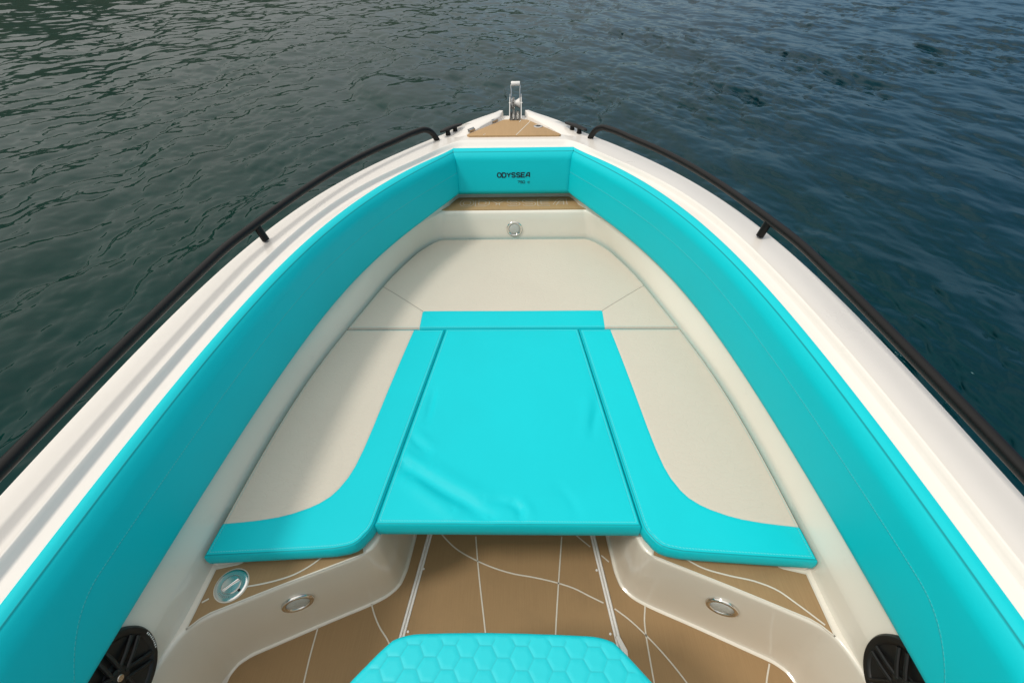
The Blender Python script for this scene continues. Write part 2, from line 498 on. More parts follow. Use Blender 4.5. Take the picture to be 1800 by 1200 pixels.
# matched by shared breakpoints so that the wall stays upright
kb = [0, 2, 3, 4, 5, 6, 8, 10, 12, 13, 14, 15, 17]; kt = [0, 2, 3, 4, 5, 6, 8, 10, 12, 13, 14, 16, 18]
def chunked(P, ks, cnt):
    out = []
    for a, b, n in zip(ks[:-1], ks[1:], cnt): out.append(resample(P[a:b + 1], n + 1)[:-1])
    out.append(np.array([P[ks[-1]]], float)); Q = np.concatenate(out)
    for _ in range(10): Q[1:-1] = .25 * Q[:-2] + .5 * Q[1:-1] + .25 * Q[2:]
    return Q
cnt = [14, 4, 40, 10, 10, 10, 16, 20, 14, 10, 8, 10, 30]
pb = chunked([A(*p) for p in BASE], kb, cnt); pt = chunked([A(*p) for p in TOP], kt, cnt)
tg = np.gradient(pt, axis=0); tg /= np.linalg.norm(tg, axis=1)[:, None]
outn = np.stack([-tg[:, 1], tg[:, 0]], 1)      # towards the hull side
ev = []
for fz, off in ((0, .0), (.002, .0), (.012, .004), (.03, .0055), (.30, .0055), (.60, .003), (.90, .001), (.965, .0005)):
    Q = mixh(pb, pt, fz) + outn * off * (1 if fz < .5 else 1)
    if fz < .01: Q = Q - outn * .003
    ev.append(full(Q, fz * .370))
for off, z in ((.0015, .3655), (.005, .3688), (.010, .370), (.014, .370)):
    ev.append(full(pt + outn * off, z))
mb = MB()
v, f = loft(ev); mb.add(v, f)
# the flat top of the bases
tip = int(np.argmin(np.abs(pt[:, 1] - .345)))
inner = pt[:tip] + outn[:tip] * .014
k0 = hSW[:, 1] > .345
outer = hSW[k0] + A(.004, 0)
for s in (-1, 1):
    P = np.r_[inner, outer[::-1]] * A(s, 1)
    P3 = np.c_[P, np.full(len(P), .370)]
    mb.add(P3, poly_faces(P3))
# side walls aft of the seats, from the base line up to the backrests
ysd = np.linspace(2.2, -1.3, 130)
topx = X('SE', ysd) + .0083
bot = np.interp(-ysd, [-.60, -.50, -.42, -.36, -.30, -.2, .2, 1.3], [.8766, .878, .882, .892, .900, .906, .910, .917])
bot = np.where(ysd > .58, X('SE', ysd) + .0080, bot)
for s in (-1, 1):
    rws = [np.c_[s * (bot * (1 - t) + topx * t), ysd, np.full(len(ysd), .366 + t * .086)] for t in (0, .2, .4, .6, .8, 1.)]
    v, f = loft(rws, flip=(s < 0)); mb.add(v, f)
mb.build('seat_base', M['liner'], boat, sharp=45)
# plinths the seat cushions rest on
mb = MB()
for s in (-1, 1):
    P = [(.470, .70), (.780, .668), (.788, .592), (.862, .577), (.868, .70), (.80, 1.25), (.62, 1.9), (.43, 2.2), (.43, 1.0)]
    v, f = slab_geo(np.array(P) * A(s, 1), .371, .3945, .006); mb.add(v, f)
v, f = slab_geo([(-.42, 1.64), (.42, 1.64), (.42, 2.39), (-.42, 2.39)], .371, .3945, .006); mb.add(v, f)
v, f = slab_geo([(-.415, .735), (.415, .735), (.37, 1.58), (-.37, 1.58)], .3712, .3925, .004); mb.add(v, f)
mb.build('seat_plinth', M['liner'], boat, sharp=45)

# sole, decking and the long floor hatch
P = [(-.97, -1.3), (.97, -1.3), (.97, .45), (.5, .9), (.5, 2.05), (-.5, 2.05), (-.5, .9), (-.97, .45)]
v, f = slab_geo(P, -.03, 0)
mesh('sole', v, f, M['liner'], boat, smooth=False)
railx = lambda y: .421 - .120 * y
def strip(pts, n=24): return smooth_path(pts, n)
iu = int(np.argmin(np.abs(pb[:, 1] - 1.90) + (pb[:, 0] < .3) * 9))
path_in = pb[iu:] - outn[iu:] * .0075
for s, lines in ((-1, [[(-.487, .604), (-.469, .571), (-.44, .53), (-.406, .494), (-.37, .44)], [(-.652, .528), (-.650, .44), (-.645, .37), (-.63, .2)]]),
                 (1, [[(.342, .779), (.367, .755)], [(.364, .596), (.41, .561), (.453, .519), (.503, .462), (.556, .387), (.60, .30)], [(.471, .606), (.459, .556), (.456, .516), (.455, .451), (.455, .386), (.46, .25)], [(.832, .440), (.803, .39), (.77, .3)]])):
    inner = np.array([(railx(y) + .0115, y) for y in np.linspace(-1.28, 1.9, 12)])
    Pp = np.r_[path_in[path_in[:, 1] > -1.28], inner] * A(s, 1)
    mb = MB(); v, f = slab_geo(Pp, .0, .004); mb.add(v, f)
    for ln in lines:
        v, f = ribbon_geo(strip(ln), .0048, .0052); mb.add(v, f, 1)
    o = mb.build('sole_pad', [M['shaded_foam'], M['foamline']], boat, smooth=False)
mb = MB()
yy = np.linspace(-.2, 1.9, 14)
v, f = slab_geo(np.r_[np.c_[railx(yy) - .0105, yy], np.c_[-railx(yy) + .0105, yy][::-1]], 0, .004); mb.add(v, f)
for ln in ([(-.137, .849), (-.123, .754), (-.081, .522), (-.05, .35)], [(.198, .851), (.175, .679), (.156, .524), (.14, .35)], [(-.33, .93), (-.263, .848), (-.214, .804), (-.137, .761), (-.064, .731), (.006, .711), (.09, .697), (.172, .679), (.232, .660), (.283, .635), (.328, .614)], [(.2, .92), (.259, .852), (.304, .811)]):
    v, f = ribbon_geo(strip(ln, 40), .0048, .0052); mb.add(v, f, 1)
hatch = mb.build('floor_hatch', [M['shaded_foam'], M['foamline']], boat, smooth=False)
for s in (-1, 1):
    mb = MB()
    for off in (-.0062, .0046):
        rl = np.array([(s * (railx(y) + off), y) for y in yy]); v, f = slab_geo(np.r_[rl + A(.0036, 0), (rl - A(.0036, 0))[::-1]], .0, .0066, .0015); mb.add(v, f)
    mb.build('hatch_rail', M['nylon'], hatch)
    for (a, b) in ((.322, .725), (.342, .519)):
        v, f = lathe_geo([(.0042, 0), (.0042, .0058), (.003, .0068), (0, .0068)], (s * (a - (.004 if s > 0 else 0)), b, 0), (0, 0, 1), 14, (0, 1, 0))
        mesh('hatch_screw', v, f, M['nylon'], hatch)
# small hinge block at the corner of the hatch, beside the console seat
v, f = slab_geo([(.352, .510), (.366, .512), (.386, .470), (.384, .438), (.368, .440), (.362, .480)], .0, .016, .004)
mesh('hatch_hinge', v, f, M['nylon'], hatch)

# decking on the shelves of the two seat bases
for s, ln in ((-1, [[(-.547, .612), (-.58, .580), (-.621, .553), (-.664, .537), (-.70, .5275), (-.744, .519)], [(-.838, .486), (-.853, .476)]]),
              (1, [[(.518, .612), (.566, .582), (.63, .562), (.714, .542), (.758, .522), (.796, .488), (.848, .436)]])):
    Pp = np.array([(.861, .409), (.8595, .567), (.80, .581), (.789, .586), (.782, .602), (.60, .640), (.46, .660), (.437, .632), (.431, .616), (.64, .5275), (.815, .4500), (.838, .434)]) * A(s, 1)
    mb = MB(); v, f = slab_geo(Pp, .370, .3735); mb.add(v, f)
    b2, _ = offset_pair(Pp, -.003 * s * -1, True)
    v, f = ribbon_geo(np.r_[Pp, Pp[:1]], .0042, .3743); mb.add(v, f, 1)
    for l in ln: v, f = ribbon_geo(strip(l), .0046, .3748); mb.add(v, f, 1)
    mb.build('shelf_pad', [M['shaded_foam'], M['foamline']], boat, smooth=False)

# ------------------------------------------------------------------ stroke lettering
def arc_join(P, n=2):
    """round the corners of a polyline by chaikin cutting"""
    P = np.asarray(P, float)
    for _ in range(n):
        Q = [P[0]]
        for a, b in zip(P[:-1], P[1:]): Q += [a * .78 + b * .22, a * .22 + b * .78]
        Q.append(P[-1]); P = np.array(Q)
    return P
LET = {
 'O': ([[(.5, 1), (.22, 1), (0, .74), (0, .26), (.22, 0), (.78, 0), (1, .26), (1, .74), (.78, 1), (.5, 1)]], True),
 'D': ([[(.0, 1), (.72, 1), (1, .76), (1, .24), (.72, 0), (.0, 0), (0, 1)]], False),
 'Y': ([[(0, 1), (.5, .48), (1, 1)], [(.5, .48), (.5, 0)]], False),
 'S': ([[(.97, .82), (.80, 1), (.2, 1), (.03, .85), (.03, .66), (.2, .53), (.8, .47), (.97, .34), (.97, .15), (.8, 0), (.2, 0), (.03, .18)]], True),
 'E': ([[(1, 1), (0, 1), (0, 0), (1, 0)], [(0, .5), (.88, .5)]], False),
 'A': ([[(-.08, 0), (.30, .80), (.52, 1), (.97, 1), (.97, 0)], [(.16, .36), (.97, .36)]], False),
 '7': ([[(0, 1), (1, 1), (.38, 0)]], False),
 '5': ([[(1, 1), (.1, 1), (.05, .56), (.72, .58), (.97, .44), (.97, .14), (.75, 0), (0, 0)]], True),
 '0': ([[(.5, 1), (.2, 1), (0, .8), (0, .2), (.2, 0), (.8, 0), (1, .2), (1, .8), (.8, 1), (.5, 1)]], True),
 'c': ([[(1, .70), (.2, .70), (0, .5), (0, .2), (.2, 0), (1, 0)]], True),
}
def strokes(ch, x0, y0, w, h):
    L, rnd = LET[ch]
    for s in L:
        P = np.array(s, float)
        if rnd: P = arc_join(P, 2)
        yield P * A(w, h) + A(x0, y0)

# locker shelf decking under the bow backrest with the engraved name
mb = MB()
v, f = slab_geo([(-.47, 2.438), (.47, 2.438), (.44, 2.475), (.335, 2.600), (-.335, 2.600), (-.44, 2.475)], .600, .6095); mb.add(v, f)
mb.build('locker_pad', M['foam'], boat, smooth=False)
mb = MB(); k = 0
for i, ch in enumerate('ODYSSEA'):
    for P in strokes(ch, -.300 + i * .0895, 2.489, .060, .069):
        Lp, Rp = offset_pair(P, .0095)
        for q in (Lp, Rp):
            v, f = ribbon_geo(q, .0030, .6102 + .0002 * k); mb.add(v, f); k = (k + 1) % 5
mb.build('engraved_name', M['foamline'], boat, smooth=False)

# ------------------------------------------------------------------ bow fittings
mb = MB()
hp = np.array([(-.247, 2.706), (.255, 2.700), (.267, 2.711), (.262, 2.724), (.079, 2.998), (-.060, 3.002), (-.258, 2.736), (-.262, 2.722)])
v, f = slab_geo(hp, .905, .9255, .002); mb.add(v, f)
for ln in ([(.098, 2.955), (.015, 2.703)], [(.033, 2.945), (.044, 2.99)], [(-.17, 2.712), (-.158, 2.73)]):
    v, f = ribbon_geo(np.array(ln), .0045, .9262); mb.add(v, f, 1)
bh = mb.build('bow_hatch', [M['foam'], M['foamline']], boat, sharp=30)
for (x, y, a) in ((-.115, 2.956, .95), (-.240, 2.782, .95)):
    u = A(math.cos(a), math.sin(a)); w = A(-u[1], u[0]); c = A(x, y)
    v, f = slab_geo([c + u * .025 + w * .006, c - u * .025 + w * .006, c - u * .025 - w * .006, c + u * .025 - w * .006], .925, .9385, .003)
    v2, f2 = tube_geo([(*(c - u * .025 + w * .006), .9385), (*(c + u * .025 + w * .006), .9385)], .0038, 10)
    mb = MB().add(v, f).add(v2, f2); mb.build('hatch_hinge', M['steel'], bh)
mb = MB()
v, f = lathe_geo([(.027, 0), (.027, .003), (.024, .0045), (.015, .0045), (.0145, .0022), (0, .0022)], (.143, 2.852, .9255), (0, 0, 1), 32, (0, 1, 0)); mb.add(v, f)
la = mb.build('hatch_latch', M['chrome'], bh)
v, f = slab_geo([(.130, 2.847), (.158, 2.847), (.158, 2.858), (.130, 2.858)], .9277, .9300, .001)
mesh('latch_handle', v, f, M['dark'], la)

# bow roller with its bail, and the anchor chain lying in it
ro = bpy.data.objects.new('bow_roller', None); link(ro, boat); ro.location = (0, 0, 0)
cheek = [(2.985, .905), (2.985, .935), (3.06, .960), (3.19, 1.004), (3.26, 1.006), (3.31, .985), (3.335, .94), (3.30, .895), (3.12, .880)]
for x in (-.0265, .0445):
    n = len(cheek); vs = [(x - .0025, y, z) for y, z in cheek] + [(x + .0025, y, z) for y, z in cheek]
    fs = [tuple(range(n)), tuple(range(2 * n - 1, n - 1, -1))] + [(i, i + n, (i + 1) % n + n, (i + 1) % n) for i in range(n)]
    mesh('cheek_plate', vs, [g[::-1] for g in fs], M['chrome'], ro, smooth=False)
vs, fs = loft([[(-.0245, y, z), (.0425, y, z)] for y, z in ((2.98, .927), (3.05, .926), (3.12, .918), (3.20, .905), (3.27, .898))])
mesh('channel', vs, fs, simple('dark steel channel', (.16, .15, .135), .5, .6, var=.4, vscale=70), ro)  # channel floor a darker, more mottled steel than the cheek plates
v, f = tube_geo(smooth_path([(-.0185, 3.215, .975), (-.0185, 3.235, 1.03), (-.0185, 3.248, 1.060), (-.015, 3.25, 1.066), (.009, 3.25, 1.066), (.033, 3.25, 1.066), (.0365, 3.248, 1.060), (.0365, 3.235, 1.03), (.0365, 3.215, .975)], 50), .0030, 10)
mesh('bail', v, f, M['chrome'], ro)
v, f = lathe_geo([(0, -.028), (.0125, -.028), (.0142, -.024), (.0135, 0), (.0142, .024), (.0125, .028), (0, .028)], (.009, 3.25, 1.066), (1, 0, 0), 24)
mesh('bail_roller', v, f, M['nylon'], ro)
v, f = lathe_geo([(0, -.031), (.030, -.031), (.032, -.026), (.018, -.004), (.018, .004), (.032, .026), (.030, .031), (0, .031)], (.009, 3.245, .955), (1, 0, 0), 30)
mesh('roller_wheel', v, f, M['nylon'], ro)
v, f = tube_geo([(-.034, 3.245, .955), (.052, 3.245, .955)], .006, 12)
mesh('axle', v, f, M['chrome'], ro)

def chain_link(c, d, nrm, r=.0030, a=.0105, b=.0066):
    d = d / np.linalg.norm(d); s = np.cross(nrm, d); s /= np.linalg.norm(s)
    t = np.linspace(0, 2 * PI, 19)[:-1]
    P = [c + d * a * (abs(math.cos(q)) ** .8) * math.copysign(1, math.cos(q)) + s * b * (abs(math.sin(q)) ** .8) * math.copysign(1, math.sin(q)) for q in t]
    P = np.array(P + P[:1]); return tube_geo(P, r, 8, cap=False)
mb = MB()
for xo, pth in ((-.004, [(2.985, .9335), (3.06, .932), (3.14, .930), (3.19, .936), (3.215, .955), (3.232, .976), (3.255, .982), (3.275, .970), (3.285, .945), (3.288, .90), (3.288, .80)]), (.022, [(2.985, .9335), (3.05, .932), (3.12, .926), (3.20, .914), (3.24, .906)])):
    pp = smooth_path([(xo + .002 * math.sin(9 * q[0]), *q) for q in pth], 400)
    L = np.concatenate([[0], np.cumsum(np.linalg.norm(np.diff(pp, axis=0), axis=1))])
    n = int(L[-1] / .0165)
    for i in range(n):
        j = int(np.searchsorted(L, (i + .5) * .0165)); j = min(max(j, 1), 398)
        d = pp[j + 1] - pp[j - 1]; up = np.cross(A(1, 0, 0), d); up /= np.linalg.norm(up)
        nn = (up + A(1, 0, 0)) if i % 2 else (up - A(1, 0, 0))
        v, f = chain_link(pp[j], d, nn / np.linalg.norm(nn)); mb.add(v, f)
tag(mb.build('anchor_chain', M['chain'], None), 'galvanised anchor chain lying in the steel bow roller at the tip of the bow', 'chain')

# cleats
for s in (-1, 1):
    cl = bpy.data.objects.new('cleat', None); link(cl, boat)
    ends = A(s * .409, 2.704, .9505), A(s * .299, 2.844, .9525)
    d = ends[1] - ends[0]; sd = A(-d[1], d[0], 0); sd /= np.linalg.norm(sd)
    n = 22; rws = []
    for i in range(n):
        t = i / (n - 1); q = ends[0] + d * t; w = .017 * (1 - (2 * t - 1) ** 4) ** .5 + .0015; h = .0055 + .003 * (1 - (2 * t - 1) ** 2)
        zz = -.004 * (2 * t - 1) ** 2 + 0
        ang = np.linspace(0, 2 * PI, 14, endpoint=False)
        rws.append(q + sd * (w * np.cos(ang))[:, None] + A(0, 0, 1) * ((h * np.sin(ang)) + zz)[:, None])
    v, f = loft(rws, wrap=True); f = list(f) + [tuple(range(14)), tuple(range((n - 1) * 14, n * 14))[::-1]]
    mesh('cleat_bar', v, [g[::-1] for g in f], M['black'], cl)
    for t in (.33, .66):
        q = ends[0] + d * t
        v, f = lathe_geo([(.015, -.034), (.0145, -.026), (.0125, -.014), (.012, 0)], (q[0], q[1], q[2] - .004), (0, 0, 1), 20, (0, 1, 0))
        mesh('cleat_post', v, f, M['black'], cl)

# handrails
RP = [(.428, 2.690, .908), (.440, 2.680, .935), (.456, 2.664, .962), (.482, 2.640, .979), (.520, 2.597, .981), (.610, 2.465, .977), (.70, 2.320, .974), (.790, 2.145, .969), (.872, 1.930, .964), (.937, 1.71, .958), (.970, 1.58, .9545), (1.0, 1.445, .951), (1.0205, 1.25, .946), (1.036, 1.04, .941), (1.048, .85, .936), (1.0585, .65, .931), (1.063, .53, .928), (1.073, .2, .920), (1.081, -.2, .910), (1.085, -.6, .900), (1.086, -.86, .893), (1.083, -.93, .87), (1.078, -.96, .82)]
for s in (-1, 1):
    P = smooth_path(np.array(RP) * A(s, 1, 1), 260)
    v, f = tube_geo(P, .0156, 22)
    hr = mesh('handrail', v, f, M['black'], boat, sharp=60)
    for y in (1.595, .05):
        j = int(np.argmin(np.abs(P[:, 1] - y))); q = P[j]
        zb = .85 + .0247 * y + .012
        base = A(s * (float(X('GO', y)) + .55 * (float(X('G0', y)) - float(X('GO', y)))), y, zb - .012)
        if y > 1: base = A(s * .951, 1.596, zb - .012)
        v, f = tube_geo([base, base + (q - base) * .5, q], .0142, 20)
        pst = mesh('rail_post', v, f, M['black'], hr)

# courtesy lights: polished rim round a frosted lens
def courtesy_light(c, nrm, r=.047):
    e = bpy.data.objects.new('courtesy_light', None); link(e, boat)
    c = np.asarray(c, float)
    v, f = lathe_geo([(r, 0), (r, .004), (r * .96, .0075), (r * .88, .009), (r * .74, .0075), (r * .71, .005), (r * .69, .003)], c, nrm, 56)
    mesh('light_rim', v, f, M['chrome'], e, sharp=60)
    v, f = lathe_geo([(r * .70, .003), (r * .66, .0055), (r * .4, .0072), (0, .0078)], c, nrm, 40)
    mesh('light_lens', v, f, M['lens'], e, sharp=60)
for s in (-1, 1): courtesy_light((s * .646, .5275, .234), (-s * .405, -.914, -.03))
courtesy_light((.004, 2.4190, .4995), (0, -1, .06), .046)

# filler cap in the port shelf
fc = bpy.data.objects.new('filler_cap', None); link(fc, boat)
c = A(-.791, .5225, .3735)
v, f = lathe_geo([(.0475, 0), (.0475, .0012), (.0455, .0018), (.0445, .0018)], c, (0, 0, 1), 48, (0, 1, 0))
mesh('cap_gasket', v, f, M['foamline'], fc)
v, f = lathe_geo([(.0445, .0004), (.0445, .003), (.042, .0045), (.036, .0042), (.027, .0036), (.0255, .0010), (.0245, .0010), (.0235, .0048), (.012, .0056), (0, .0060)], c, (0, 0, 1), 48, (0, 1, 0))
mesh('cap_lid', v, f, simple('brushed steel lid', (.76, .75, .73), .24, 1.), fc, sharp=40)
v, f = slab_geo([(c[0] - .019, c[1] - .014), (c[0] - .015, c[1] - .018), (c[0] + .019, c[1] + .014), (c[0] + .015, c[1] + .018)], c[2] + .0060, c[2] + .0108, .002)
mesh('cap_handle', v, f, M['chrome'], fc)
v, f = lathe_geo([(.0042, .0030), (.0042, .0052), (0, .0052)], c + A(.030, -.014, 0), (0, 0, 1), 14, (0, 1, 0))
mesh('cap_screw', v, f, M['dark'], fc)
# embossed marks round the lid
mb = MB()
for k in range(7):
    a = -2.35 + k * .17
    q = c + A(.033 * math.cos(a), .033 * math.sin(a), 0); u = A(math.cos(a), math.sin(a)); w = A(-u[1], u[0])
    v, f = slab_geo([q[:2] + u * .003 + w * .0014, q[:2] - u * .003 + w * .0014, q[:2] - u * .003 - w * .0014, q[:2] + u * .003 - w * .0014], c[2] + .003, c[2] + .0046); mb.add(v, f)
mb.build('cap_marking', M['steel'], fc)

# loudspeakers in the side walls
def speaker(s):
    e = bpy.data.objects.new('speaker', None); link(e, boat)
    nrm = A(-s, 0, .15); c = A(s * .8970, .275, .487); u, w, n = frame(nrm)
    v, f = lathe_geo([(.104, -.03), (.104, .004), (.100, .010), (.090, .011), (.083, .007), (.080, .000)], c, nrm, 64)
    mesh('speaker_ring', v, f, M['plastic'], e, sharp=50)
    v, f = lathe_geo([(.084, .0065), (.06, .003), (.034, .001), (.03, .0035), (.015, .005), (0, .0055)], c, nrm, 48)
    mesh('speaker_cone', v, f, M['cone'], e)
    mb = MB()
    for k in range(6):
        a0 = k * PI / 3 + .25
        r_ = math.cos(a0) * u + math.sin(a0) * w; t_ = -math.sin(a0) * u + math.cos(a0) * w
        for off in (-.0105, .0105):                      # bars in parallel pairs
            p0 = c + .012 * r_ + off * t_ + n * .0105; p1 = c + .0835 * r_ + off * t_ + n * .009
            v, f = tube_geo([p0, (p0 + p1) / 2 + n * .002, p1], .0048, 8); mb.add(v, f)
    v, f = lathe_geo([(.024, .006), (.024, .0115), (.018, .0135), (0, .014)], c, nrm, 30); mb.add(v, f)
    mb.build('speaker_grille', M['plastic'], e)
    v, f = lathe_geo([(.008, .0137), (.007, .0148), (0, .0150)], c, nrm, 20)
    mesh('speaker_badge', v, f, M['steel'], e)
    if s < 0:
        mb = MB()
        for k in range(9):
            a = -.62 + k * .065
            q = c + .0955 * (math.cos(a) * u + math.sin(a) * w) + n * .0112
            r_ = math.cos(a) * u + math.sin(a) * w; t_ = -math.sin(a) * u + math.cos(a) * w
            h = .0024 if k % 3 else .0018
            P = [q + r_ * h + t_ * .0016, q - r_ * h + t_ * .0016, q - r_ * h - t_ * .0016, q + r_ * h - t_ * .0016]
            mb.add(P, [(0, 1, 2, 3)])
        mb.build('speaker_marking', M['nylon'], e, smooth=False)
for s in (-1, 1): speaker(s)

# ------------------------------------------------------------------ backrests
def zero_attrs(n): return {'panel': np.full(n, -1.), 'seam': np.full(n, 1.), 'stitch': np.full(n, 1.), 'seam2': np.full(n, 1.), 'along': np.zeros(n)}

def face_profile(v):
    """bulge of the padded face from the seam (0) to the bottom edge (1)"""
    return np.clip(np.minimum(v / .16, (1 - v) / .10), 0, 1)
def pad_section(co, cs, cb, inn):
    """ring of points for one station. co, cs, cb are 3-D points, inn the inboard horizontal direction"""
    P = []; lab = []
    for t in np.linspace(0, 1, 7)[:-1]:
        P.append(co * (1 - t) + cs * t + A(0, 0, 1) * .0035 * math.sin(PI * t)); lab.append(('t', t))
    vs = np.r_[0, .006, .018, .035, .06, .09, .12, .16, np.linspace(.2, .88, 20), .92, .95, .975, .99, 1.]
    for v in vs:
        q = cs * (1 - v) + cb * v
        b = face_profile(v); b = math.sin(b * PI / 2) ** .8
        P.append(q + inn * (.020 * b + .004 * math.sin(PI * v))); lab.append(('f', v))
    back = co * A(1, 1, 0) - inn * .0
    P.append(cb - inn * .006 - A(0, 0, .006)); lab.append(('b', 0))
    P.append(cb - inn * .030 - A(0, 0, .004)); lab.append(('b', 0))
    P.append(co - A(0, 0, .02) + inn * .0); lab.append(('b', 0))
    return np.array(P), lab

def backrest_side(s, label):
    ys = np.r_[2.578, 2.572, 2.562, 2.545, np.linspace(2.52, .30, 130), np.linspace(.29, .165, 22)]
    rows = []; seam = []; stitch = []; along = []; L = 0; prev = None
    y_end = .165
    for y in ys:
        yt = max(y, .30)
        w = np.clip((y - 2.15) / (2.578 - 2.15), 0, 1) ** 1.6
        yo, yc, yb = y + .012 * w, y - .029 * w, y - .043 * w
        co = A(float(X('CO', yo)), yo, float(ZF['CO'](yo)) + .004)
        cs = A(float(X('CS', yc)) + .002 * w, yc, float(ZF['CS'](yc)))
        cb = A(float(X('CB', yb)) - .009 * w, yb, float(ZF['CB'](yb)))
        d = A(float(X('CS', y + .02) - X('CS', y - .02)), .04, 0); d /= np.linalg.norm(d)
        inn = A(-d[1], d[0], 0)
        P, lab = pad_section(co, cs, cb, inn)
        # rounded ends
        e = min(1., (y - y_end) / .085); e2 = min(1., (2.5785 - y) / .022)
        if e < 1:
            drop = 1 - math.sqrt(max(0, 1 - (1 - e) ** 2)); c = cb + A(0, 0, .05) + (cs - cb) * .2
            P = P + (c - P) * A(drop * .25, 0, drop * .55)
            vv = np.array([l[1] if l[0] == 'f' else 0 for l in lab])
            P = P - inn * (.012 * (1 - e) ** 3) * np.array([1 if l[0] == 'f' else 0 for l in lab])[:, None]
        if e2 < 1:
            k = 1 - math.sqrt(max(0, 1 - (1 - e2) ** 2))
            P = P - inn * .012 * k * np.array([face_profile(l[1]) if l[0] == 'f' else 0 for l in lab])[:, None]
        if prev is not None: L += np.linalg.norm(P[10] - prev)
        prev = P[10]
        H = np.linalg.norm(cs - cb)
        vst = .37 + .07 * np.clip((y - 1.6) / 1., 0, 1)
        if y < .42: vst = vst + .65 * ((.42 - y) / .22) ** 2.2
        for q, (kd, t) in zip(P, lab):
            seam.append(abs(t) * H if kd == 'f' else ((1 - t) * .03 if kd == 't' else 1.))
            sd = (t - vst) * H if kd == 'f' else 1.
            stitch.append(sd); along.append(L)
        rows.append(P)
    n = len(rows[0])
    V = np.concatenate(rows) * A(s, 1, 1)
    seam = np.array(seam); stitch = np.array(stitch)
    # press the stitch line in a little
    Fc = grid_faces(len(rows), n, flip=(s > 0), wrap=True)
    e0 = tuple(range(n)); e1 = tuple(range((len(rows) - 1) * n, len(rows) * n))
    Fc += [e0[::-1] if s < 0 else e0, e1 if s < 0 else e1[::-1]]
    at = zero_attrs(len(V)); at['seam'] = seam; at['stitch'] = stitch; at['along'] = np.array(along)
    o = mesh('backrest', V, Fc, M['vinyl'], None, sharp=70, attrs=at)
    return tag(o, label, 'backrest')
backrest_side(-1, 'long turquoise backrest along the left gunwale, its face in shade')
backrest_side(1, 'long turquoise backrest along the right gunwale, its face catching the light')

xs = np.linspace(-1, 1, 81); xs = np.sign(xs) * np.abs(xs) ** .85
rows = []; seam = []; H = .22
def bow_pts(x):
    k = abs(x); e = min(1., (1 - k) * .33 / .028); rnd = 1 - math.sqrt(max(0, 1 - (1 - e) ** 2))
    co = A(.3300 * x, 2.590, .8965); cs = A(.3230 * x, 2.549, .8890); cb = A(.317 * x, 2.5345, .6615)
    return co, cs, cb, rnd
for x in xs:
    co, cs, cb, rnd = bow_pts(x)
    P, lab = pad_section(co, cs, cb, A(0, -1, 0))
    P = P + A(0, 1, 0) * (.014 * rnd * np.array([face_profile(l[1]) if l[0] == 'f' else 0 for l in lab]))[:, None]
    rows.append(P); seam += [abs(t) * H if kd == 'f' else ((1 - t) * .03 if kd == 't' else 1.) for kd, t in lab]
n = len(rows[0]); V = np.concatenate(rows)
Fc = grid_faces(len(rows), n, flip=False, wrap=True) + [tuple(range(n))[::-1], tuple(range((len(rows) - 1) * n, len(rows) * n))]
at = zero_attrs(len(V)); at['seam'] = np.array(seam)
bow_back = tag(mesh('backrest', V, Fc, M['vinyl'], None, sharp=70, attrs=at), 'short turquoise backrest across the bow with black embroidered lettering', 'backrest')
def on_bow(x, v):
    co, cs, cb, rnd = bow_pts(x / .325)
    q = cs * (1 - v) + cb * v; b = math.sin(float(face_profile(v)) * PI / 2) ** .8
    return A(x, q[1] - (.020 * b + .004 * math.sin(PI * v)), q[2])
def embroider(text, x0, w, pitch, vtop, vbot, thick, mb):
    k = 0
    for i, ch in enumerate(text):
        if ch == ' ': continue
        for P in strokes(ch, x0 + i * pitch, 0, w, 1.0):
            P = np.concatenate([np.linspace(a, b, 4, endpoint=False) for a, b in zip(P[:-1], P[1:])] + [P[-1:]])
            hgt = (vbot - vtop) * .2185
            Q = P * A(1, hgt); Lq, Rq = offset_pair(Q, thick / 2)
            rws = []
            for q in (Lq, Rq):
                rws.append([on_bow(a, vbot - b / .2185) + A(0, -.0012 - .0002 * (k % 3), 0) for a, b in q])
            v, f = loft(rws, flip=True); mb.add(v, f); k += 1
mb = MB()
embroider('ODYSSEA', -.0875, .0200, .02620, .458, .560, .0056, mb)
embroider('750 c', .0235, .0114, .0142, .652, .708, .0025, mb)
mb.build('embroidered_name', M['ink'], bow_back, smooth=False)

# ------------------------------------------------------------------ seat cushions
def coons(c0, c1, d0, d1, nu, nv):
    """patch between the curves c0 (v=0), c1 (v=1) along u and d0 (u=0), d1 (u=1) along v"""
    def sp(n):
        t = np.linspace(0, 1, n - 12)
        e = np.array([.002, .004, .0065, .0095, .013, .0165]) * .8
        return np.unique(np.r_[t, e, 1 - e])
    u = sp(nu); v = sp(nv)
    def at(P, t):
        P = np.asarray(P, float); d = np.concatenate([[0], np.cumsum(np.linalg.norm(np.diff(P, axis=0), axis=1))]); d /= d[-1]
        return np.stack([np.interp(t, d, P[:, k]) for k in (0, 1)], 1)
    C0, C1, D0, D1 = at(c0, u), at(c1, u), at(d0, v), at(d1, v)
    U = u[None, :, None]; V = v[:, None, None]
    S = (1 - V) * C0[None] + V * C1[None] + (1 - U) * D0[:, None] + U * D1[:, None]
    S -= (1 - U) * (1 - V) * C0[0] + U * (1 - V) * C0[-1] + (1 - U) * V * C1[0] + U * V * C1[-1]
    return S

